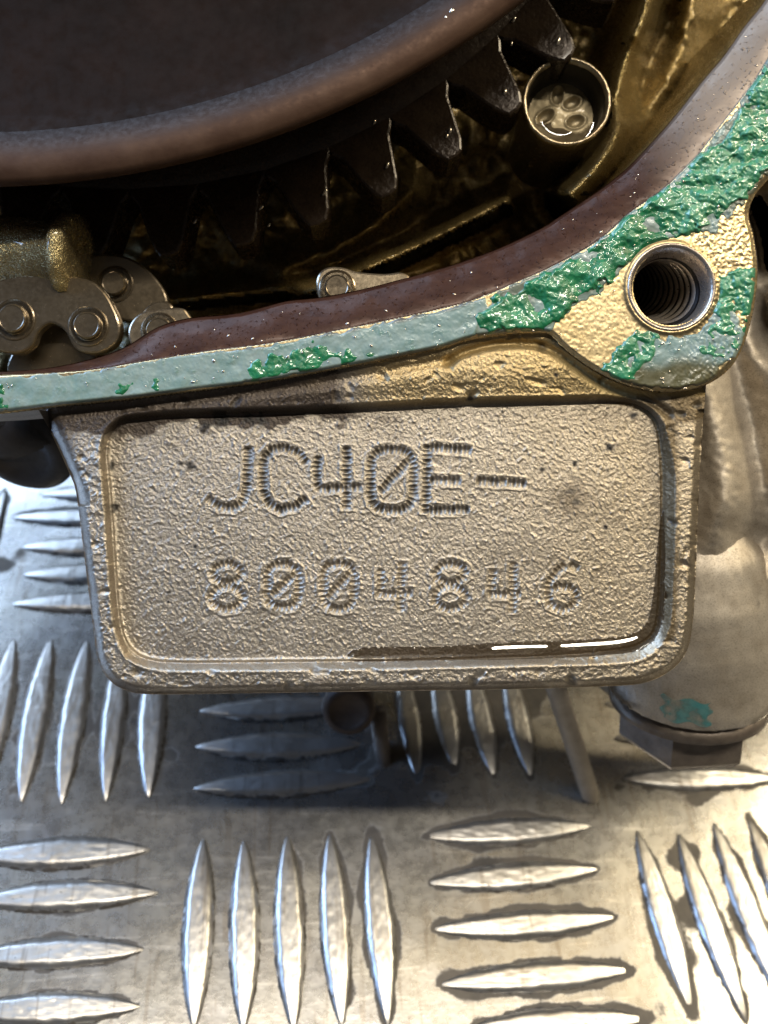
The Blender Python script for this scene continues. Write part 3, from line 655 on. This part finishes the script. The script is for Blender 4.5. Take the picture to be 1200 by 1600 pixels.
def on_boss(prof, n=64, **kw): V, Fc = lathe(prof, n, **kw); return orient(V, bc, ax), Fc
R = 1.02
bp = np.array([(R * .35, -2.0), (R * .72, -1.55), (R * .93, -1.0), (R * 1.03, -.45), (R * 1.05, .30), (R * 1.02, .42), (R * .95, .47), (R * .5, .475)])
tt_ = np.r_[np.linspace(-2, .3, 40), .34, .38, .42, .45, .47, .475]; bprof = [(float(np.interp(t_, bp[:, 1], bp[:, 0])), float(t_)) for t_ in tt_[:-1]] + [(R * .5, .475)]
V, Fc = on_boss(bprof, 128); nb_ = len(V); sh_ = (len(bprof), 128)
ga = (.6 * gnoise(sh_, 5, 7, 9) + .4 * gnoise(sh_, 1.5, 2, 10)); gd3 = sm(np.array([t_ for _, t_ in bprof]), .05, .45)[:, None] + 0 * ga
V = V + (np.random.default_rng(3).normal(0, .004, V.shape)); bst = np.clip(.28 * ga + .08 + .45 * gd3 * (1 + .5 * ga), 0, .9).ravel()
part('drain_boss', mesh('drain_boss', V, Fc, M_side, True, None, {'stain_shade': bst, 'gold': np.full(nb_, .08), 'dirt': np.clip(gnoise(sh_, 1.2, 1.2, 12).ravel() - 2.4, 0, .7)}), engine, 'round casting boss with a small teal paint mark')
V, Fc = on_boss([(R * .90, .46), (R * .93, .50), (R * .98, .53), (R * .98, .66), (R * .93, .70), (R * .6, .71)])
bolt = part('drain_bolt', mesh('drain_bolt', V, Fc, M_bolt, True), engine, 'dirty flanged hexagon bolt under the boss')
V, Fc = on_boss([(R * .82, .70), (R * .85, .74), (R * .85, 1.15), (R * .78, 1.24)], 6)
part('hex_head', mesh('hex_head', V, Fc, M_bolt, False), bolt)
# teal paint dab on the boss
def boss_patch(px0, px1, t0, t1, mat, name):
    ex = np.cross([0, 0, 1.], ax); ex /= np.linalg.norm(ex); ey = np.cross(ax, ex)
    a0 = math.atan2(*(np.array([0, 0, 1.]) @ np.stack([ey, ex]).T))
    V = []; n = 14
    for i in range(n):
        for j in range(n):
            a = a0 + px0 + (px1 - px0) * i / (n - 1); t = t0 + (t1 - t0) * j / (n - 1)
            e = .03 * math.sin(.9 * j); t += .03 * math.sin(.8 * i)
            r = R * (1.055 + .0) + .004
            V.append(bc + ax * t + r * (math.cos(a + e) * ex + math.sin(a + e) * ey))
    Fq = np.array([(i * n + j, i * n + j + 1, (i + 1) * n + j + 1, (i + 1) * n + j) for i in range(n - 1) for j in range(n - 1)])
    part(name, mesh(name, V, Fq, mat, True), engine)
M_teal = simple('teal_paint', (.06, .25, .27), (.16, .30, .29), .5, 0., 4, .3)
nt = M_teal.node_tree; nz = nt.nodes.new('ShaderNodeTexNoise'); nz.inputs['Scale'].default_value = 6; nz.inputs['Detail'].default_value = 6; rp_ = nt.nodes.new('ShaderNodeMapRange')
rp_.inputs[1].default_value = .30; rp_.inputs[2].default_value = .56; nt.links.new(nt.nodes['Texture Coordinate'].outputs['Object'], nz.inputs['Vector']); nt.links.new(nz.outputs['Fac'], rp_.inputs[0]); nt.links.new(rp_.outputs[0], nt.nodes['Principled BSDF'].inputs['Alpha'])
boss_patch(.14, .64, .0, .32, M_teal, 'paint_mark')
# knob at the left
kc = E(40, 690, -2.6); ka = np.array([-.10, -.55, .6]); ka /= np.linalg.norm(ka)
V, Fc = lathe([(.62, -1.6), (.66, -.2), (.70, 0), (.68, .14), (.58, .24), (.44, .26), (.40, .22), (.2, .2), (.001, .2)], 48, True, False)
part('rubber_knob', mesh('rubber_knob', orient(V, kc, ka), Fc, M_rub, True), engine)
V, Fc = tube([E(-60, 660, -2.9), E(20, 668, -2.8), E(75, 640, -2.3)], [.5, .5, .45], 20)
part('dark_bracket', mesh('dark_bracket', V, Fc, M_rub, True), engine)
# stud under the pad
V, Fc = lathe([(.30, -1.5), (.38, -.2), (.40, 0), (.38, .10), (.28, .15), (.26, .12), (.001, .12)], 40, True, False)
part('stud', mesh('stud', orient(V, E(545, 1106, -4.1), (0, -.25, 1)), Fc, simple('brown_rusty_steel', (.06, .04, .03), (.10, .07, .05), .5, .3, 5, .5), True), engine)
V, Fc = tube([E(856, 1030, -3.6), E(872, 1085, -4.0), E(898, 1165, -4.5), E(922, 1240, -4.9), E(926, 1252, -5.0)], [.15, .15, .15, .145, .09], 24)
part('hanging_rod', mesh('hanging_rod', V, Fc, simple('pale_cast_rod', (.66, .60, .52), (.52, .46, .38), .5, .4, 6, .4), True), engine)
V, Fc = tube([E(590, 1110, -4.6), E(597, 1170, -4.9), E(605, 1232, -5.0)], [.13, .13, .07], 14)  # short dark stub below the pad
part('short_stub', mesh('short_stub', V, Fc, M_bolt, True), engine)
# underside of the engine behind the pad
V, Fc = prism(np.array([E(x, y, -1.0)[:2] for x, y in [(150, 660), (190, 940), (260, 1020), (960, 1010), (1030, 940), (1050, 640)]]), -3.2, -1.0, .1)
part('case_body', mesh('case_body', V, Fc, M_side, False, None, {'stain_shade': np.full(len(V), .8), 'gold': np.zeros(len(V)), 'dirt': np.full(len(V), .4)}), engine)

# ------------------------------------------------------------------ engine: inside of the opening
s3 = 4.0
X3, Y3 = np.meshgrid(np.arange(-160, 1340, s3), np.arange(-160, 660, s3))
c1 = gnoise(X3.shape, 5, seed=41); c2 = gnoise(X3.shape, 1.3, seed=42)
w3 = np.full(X3.shape, -3.4)
def ridge(path, wd_, up):
    global w3
    w3 = w3 + up * np.exp(-(dist(X3, Y3, spline(path)) / wd_) ** 2)
ridge([(1030, -80), (1005, 20), (978, 90), (962, 150), (960, 200), (935, 250), (890, 300)], 26, 1.9)
ridge([(1085, -60), (1070, 60), (1030, 150), (975, 240), (900, 310)], 34, 1.1)
ridge([(480, 460), (560, 425), (650, 385), (730, 345), (790, 315)], 18, 1.6)
ridge([(440, 420), (520, 390), (590, 345), (640, 300)], 26, .9)
ridge([(250, 470), (400, 455), (500, 450)], 16, 1.1)
w3 += .05 * c1 + .02 * c2
P4 = E(X3, Y3, w3)
ribd = dist(X3, Y3, spline([(1030, -80), (1005, 20), (978, 90), (962, 150), (960, 200), (935, 250), (890, 300)]))[:-1, :-1]
part('casting_rib', gridmesh('casting_rib', ribd < 25 + 4 * c1[:-1, :-1], P4, gridnormals(P4), M_rib), engine)
part('cavity_floor', gridmesh('cavity_floor', ~(ribd < 25 + 4 * c1[:-1, :-1]), P4, gridnormals(P4), M_gold), engine)
top = np.array([E(x, y, -.22) for x, y in INN]); wl = np.vstack([top, top + [-.25, .25, -3.2]]); n = len(INN)
part('cavity_wall', mesh('cavity_wall', wl, np.array([(i, i + 1, n + i + 1, n + i) for i in range(n - 1)]), M_gold, True), engine)
# recessed bolt with four dimples
sb = E(886, 158, -1.25); kk = (D + 1.25) / F
V, Fc = lathe([(62 * kk, -1.4), (64 * kk, -.3), (70 * kk, -.05), (69 * kk, 0), (65 * kk, .01), (62 * kk, -.05)], 64, True, False)
ang = rng.normal(0, .006, len(V)); V[:, :2] *= (1 + ang)[:, None]
bolt2 = part('recessed_bolt', mesh('recessed_bolt', V + sb, Fc, M_ring, True), engine)
V, Fc = lathe([(62 * kk, -.05), (60.5 * kk, -.12), (59 * kk, -.3), (52 * kk, -.36)], 64, False, False)
part('socket_wall', mesh('socket_wall', V + sb, Fc, M_dark, True), bolt2)  # wall painted near-black as the shade inside the recess
q = np.linspace(-60, 60, 64); XX, YY = np.meshgrid(q, q); rr = np.hypot(XX, YY)
z = -.36 + .04 * np.exp(-(rr / 40) ** 2)
for dx, dy, a in [(-25, 2, .6), (18, -20, .5), (-5, -32, 1.4), (24, 10, .3)]:
    ca, sa = math.cos(a), math.sin(a); u = (XX - dx) * ca - (YY - dy) * sa; v = (XX - dx) * sa + (YY - dy) * ca
    e = (u / 13) ** 2 + (v / 8) ** 2; z = z - .055 * np.exp(-e ** 2) + .015 * np.exp(-((np.sqrt(e) - 1.25) / .2) ** 2)
z += .0012 * gnoise(z.shape, 1.5, seed=8)
PB = np.stack([XX * kk, -YY * kk, z], -1) + sb; m = rr < 54; cmb = m[:-1, :-1] & m[1:, 1:] & m[1:, :-1] & m[:-1, 1:]
part('bolt_face', gridmesh('bolt_face', cmb, PB, gridnormals(PB), simple('worn_bolt_face', (.40, .33, .20), (.30, .24, .14), .45, .5, 8, .08, .01, .15)), bolt2)
zo = -.33 + .034 * sm(rr, 32, 56); PB = np.stack([XX * kk, -YY * kk, zo], -1) + sb
mo = (rr < 57) & (YY > 17 + 10 * np.sin(XX / 14)); cmb = mo[:-1, :-1] & mo[1:, 1:] & mo[1:, :-1] & mo[:-1, 1:]
o = bpy.data.objects.new('oil_puddle', gridmesh('oil_puddle', cmb, PB, gridnormals(PB), M_oil)); link(o, None, ENG)
o['label'] = 'small dark oil puddle inside the round recessed bolt head'; o['category'] = 'oil'

# ------------------------------------------------------------------ flywheel
fw = thing('flywheel', 'large dark brown flywheel disc with a brown rim coloured as lit above the toothed gear', 'flywheel')
wf = .2; kf = (D - wf) / F
fc = E(-39, -1120, wf)
Rf = 1415 * kf; Ri = 1352 * kf
V, Fc = lathe([(Rf - .7, -.7), (Rf - .35, -.4), (Rf - .12, -.2), (Rf - .05, -.09), (Rf - .06, -.03), (Rf - .10, .01), (Ri + .16, .03), (Ri + .10, .028), (Ri + .04, .015), (Ri - .02, -.01), (Ri - .10, -.05), (Ri - .2, -.10)], 400, False, False); dr = np.repeat([0, 0, 0, 0, 0, 0, .05, .15, .4, .65, .85, 1.], 400)  # here the attribute only fades the lit rim colour into the dark disc
part('rim', mesh('rim', V + fc, Fc, M_band, True, None, {'dirt': dr}), fw)
V, Fc = lathe([(Ri - .2, -.10), (Ri - .28, -.13), (Ri - .4, -.17), (Ri - 1.6, -.10), (Ri - 4, -.08), (.5, -.08)], 400, False, True)
Vh, Fh = lathe([(Rf - 2.2, -.5), (Rf - 2.2, -3.6)], 200)
part('hub', mesh('hub', Vh + fc, Fh, M_gear, True), fw)
part('disc', mesh('disc', V + fc, Fc, M_fly, True), fw)

# ------------------------------------------------------------------ toothed gear below the flywheel
gear = thing('toothed_gear', 'dark oily toothed gear wheel showing below the flywheel edge', 'gear')
wg = -1.15; kg = (D - wg) / F; gc = E(192, -535, wg)
Rr, Rt = 838 * kg, 938 * kg
V, Fc = lathe([(Rr - 3, -.5), (Rr, -.5), (Rr + .01, -.06), (Rr - .05, 0), (Rr - 1.2, .0), (Rr - 3, .02)], 300, False, False)
part('gear_body', mesh('gear_body', V + gc, Fc, M_gear, True), gear)
pitch = 2 * math.pi / 49
hb = .43 * pitch * Rr
hb = .5 * pitch * Rr
pl = [(-hb, Rr - .10), (-hb, Rr + .0), (-hb * .80, Rr + .10), (-.17, Rt - .14), (-.10, Rt - .03), (-.01, Rt), (.10, Rt - .01), (.15, Rt - .08), (.20, Rt - .2), (hb * .80, Rr + .12), (hb, Rr + .02), (hb, Rr - .10)]
V, Fc = prism(np.array(pl)[::-1], -.5, .0, .035)
tooth = mesh('gear_tooth', V, Fc, M_gear, False)
body = [o for o in gear.children][0]
a_ref = math.atan2(-(305 - -535) , (335 - 192))
for q in range(49):
    a = a_ref + (q + .5) * pitch - .028
    o = bpy.data.objects.new('gear_tooth', tooth); link(o, body)
    o.matrix_local = Matrix.Translation(gc.tolist()) @ Matrix.Rotation(a - math.pi / 2, 4, 'Z')

# ------------------------------------------------------------------ timing chain
chain = thing('timing_chain', 'oily steel chain links with round pins lying inside the case behind the flange', 'chain')
def plate(pts, w, th=.12, hole=None, bev=.025, mat=None):
    P = np.array([E(x, y, w)[:2] for x, y in spline(pts, 6, True)]); V, Fc = prism(P, w - th, w, bev)
    return part('link_plate', mesh('link_plate', V, Fc, mat or M_chain, False), chain)
def pin(px, py, w, r, par, ring=True):
    c = E(px, py, w); kq = (D - w) / F; r = r * kq
    prof = [(r * 1.52, -.02), (r * 1.50, .004), (r * 1.42, .010), (r * 1.30, -.004), (r * 1.08, -.004), (r * 1.04, .0), (r, .045), (r * .90, .062), (r * .84, .058), (.001, .056)]
    V, Fc = lathe(prof, 48, False, False); part('pin', mesh('pin', V + c + [0, 0, .004], Fc, M_chain, False), par)
p1 = plate([(-45, 500), (-30, 455), (0, 437), (60, 428), (130, 434), (160, 452), (178, 480), (188, 510), (182, 535), (160, 550), (135, 552), (115, 542), (103, 520), (90, 508), (75, 506), (60, 518), (50, 540), (28, 552), (-5, 548), (-35, 535)], -.62)
pin(22, 499, -.62, 22, p1); pin(138, 510, -.62, 21, p1)
p2 = plate([(105, 420), (150, 398), (200, 402), (240, 430), (262, 470), (240, 500), (190, 500), (150, 480), (110, 450)], -1.05)
pin(180, 444, -1.05, 19, p2)
p3 = plate([(200, 528), (203, 505), (220, 488), (250, 482), (285, 481), (300, 496), (330, 520), (330, 560), (250, 570), (215, 555)], -.52, mat=M_chain2)
pin(250, 518, -.52, 20, p3)
p4 = plate([(222, 490), (235, 474), (255, 470), (270, 478), (268, 500), (235, 505)], -.75)
p5 = plate([(494, 450), (497, 428), (512, 417), (535, 417), (560, 424), (600, 427), (628, 425), (642, 437), (630, 470), (560, 490), (510, 485)], -.5, mat=M_chain2)
pin(527, 450, -.5, 19, p5)
p6 = plate([(20, 548), (60, 520), (85, 505), (120, 530), (150, 560), (140, 590), (20, 590)], -.9)
# golden roller above the chain
rp = E(40, 395, -.85)
V, Fc = lathe([(.30, -.62), (.42, -.6), (.43, -.5), (.36, -.46), (.36, .42), (.44, .46), (.46, .52), (.44, .60), (.30, .62)], 40)
V[:, :2] *= (1 + .02 * gnoise((9, 40), .6, 2.0, 6).ravel())[:, None]
ro = bpy.data.objects.new('roller', mesh('roller', orient(V, rp, (1, -.12, .1)), Fc, simple('wet_gold_metal', (.62, .52, .28), (.46, .36, .17), .25, .8, 9, .8, .05, .8), True)); link(ro, None, ENG)
ro['label'] = 'golden oil-wet roller just above the left chain link'; ro['category'] = 'roller'

# ------------------------------------------------------------------ bright beads added as oil glints on lip, gasket, flywheel and gear
def beads(name, pts, parent, mat, seed, ang=None, sq=(1., 2.2), flat=.35):
    r_ = np.random.default_rng(seed); V = []; Fq = []
    for (px, py, w, r) in pts:
        o0 = len(V); c = E(px, py, w); n = 8; r = r * (D - w) / F; sx = r_.uniform(*sq); a0 = r_.uniform(0, 3) if ang is None else ang + r_.normal(0, .2)
        for zz, rr_ in ((0, 1), (.35, .8), (.6, .4)):
            for q_ in range(n):
                a = 2 * math.pi * q_ / n; x, y = sx * rr_ * math.cos(a), rr_ * math.sin(a)
                V.append(c + r * np.array([x * math.cos(a0) - y * math.sin(a0), x * math.sin(a0) + y * math.cos(a0), zz * flat / .66]))
        V.append(c + np.array([0, 0, flat * r]))
        for l in range(2):
            for q_ in range(n): k2 = (q_ + 1) % n; Fq.append((o0 + l * n + q_, o0 + l * n + k2, o0 + (l + 1) * n + k2, o0 + (l + 1) * n + q_))
        for q_ in range(n): Fq.append((o0 + 2 * n + q_, o0 + 2 * n + (q_ + 1) % n, o0 + 3 * n))
    o = part(name, mesh(name, V, Fq, mat, True), parent); o['kind'] = 'stuff'; return o
pts = []
r_ = np.random.default_rng(77)
for _ in range(2600):
    x, y = r_.uniform(0, 1200), r_.uniform(0, 612); i, j = int((x - xs[0]) / S), int((y - ys[0]) / S)
    if fd[j, i] > 4 and rh[j, i] > 76 and r_.random() < (.16 if inLip[j, i] else .33): pts.append((x, y, WW[j, i] + (.002 if inLip[j, i] else .02), r_.choice([.8, 1.1, 1.6, 2.2], p=[.5, .3, .17, .03])))
beads('oil_glints', pts, engine, M_glint, 5)
pts = [(706, 17, wf + .02, 3), (697, 27, wf + .02, 2.2)]
beads('oil_glints', pts, fw, M_glint, 6)
pts = [(408, 324, wg + .012, 2.4), (420, 352, wg - .05, 1.6), (507, 300, wg + .012, 2.4), (605, 258, wg + .012, 2.6), (703, 204, wg + .012, 3), (698, 212, wg + .01, 2), (789, 143, wg + .012, 3), (872, 64, wg + .012, 3), (799, 68, wg + .01, 2), (803, 30, wg + .01, 2.4), (305, 345, wg + .01, 2), (585, 190, wg + .01, 2.2)]  # glints added along the tooth flanks
beads('oil_glints', pts, gear, M_glint, 8, 1.1, (1.6, 2.8), .5)
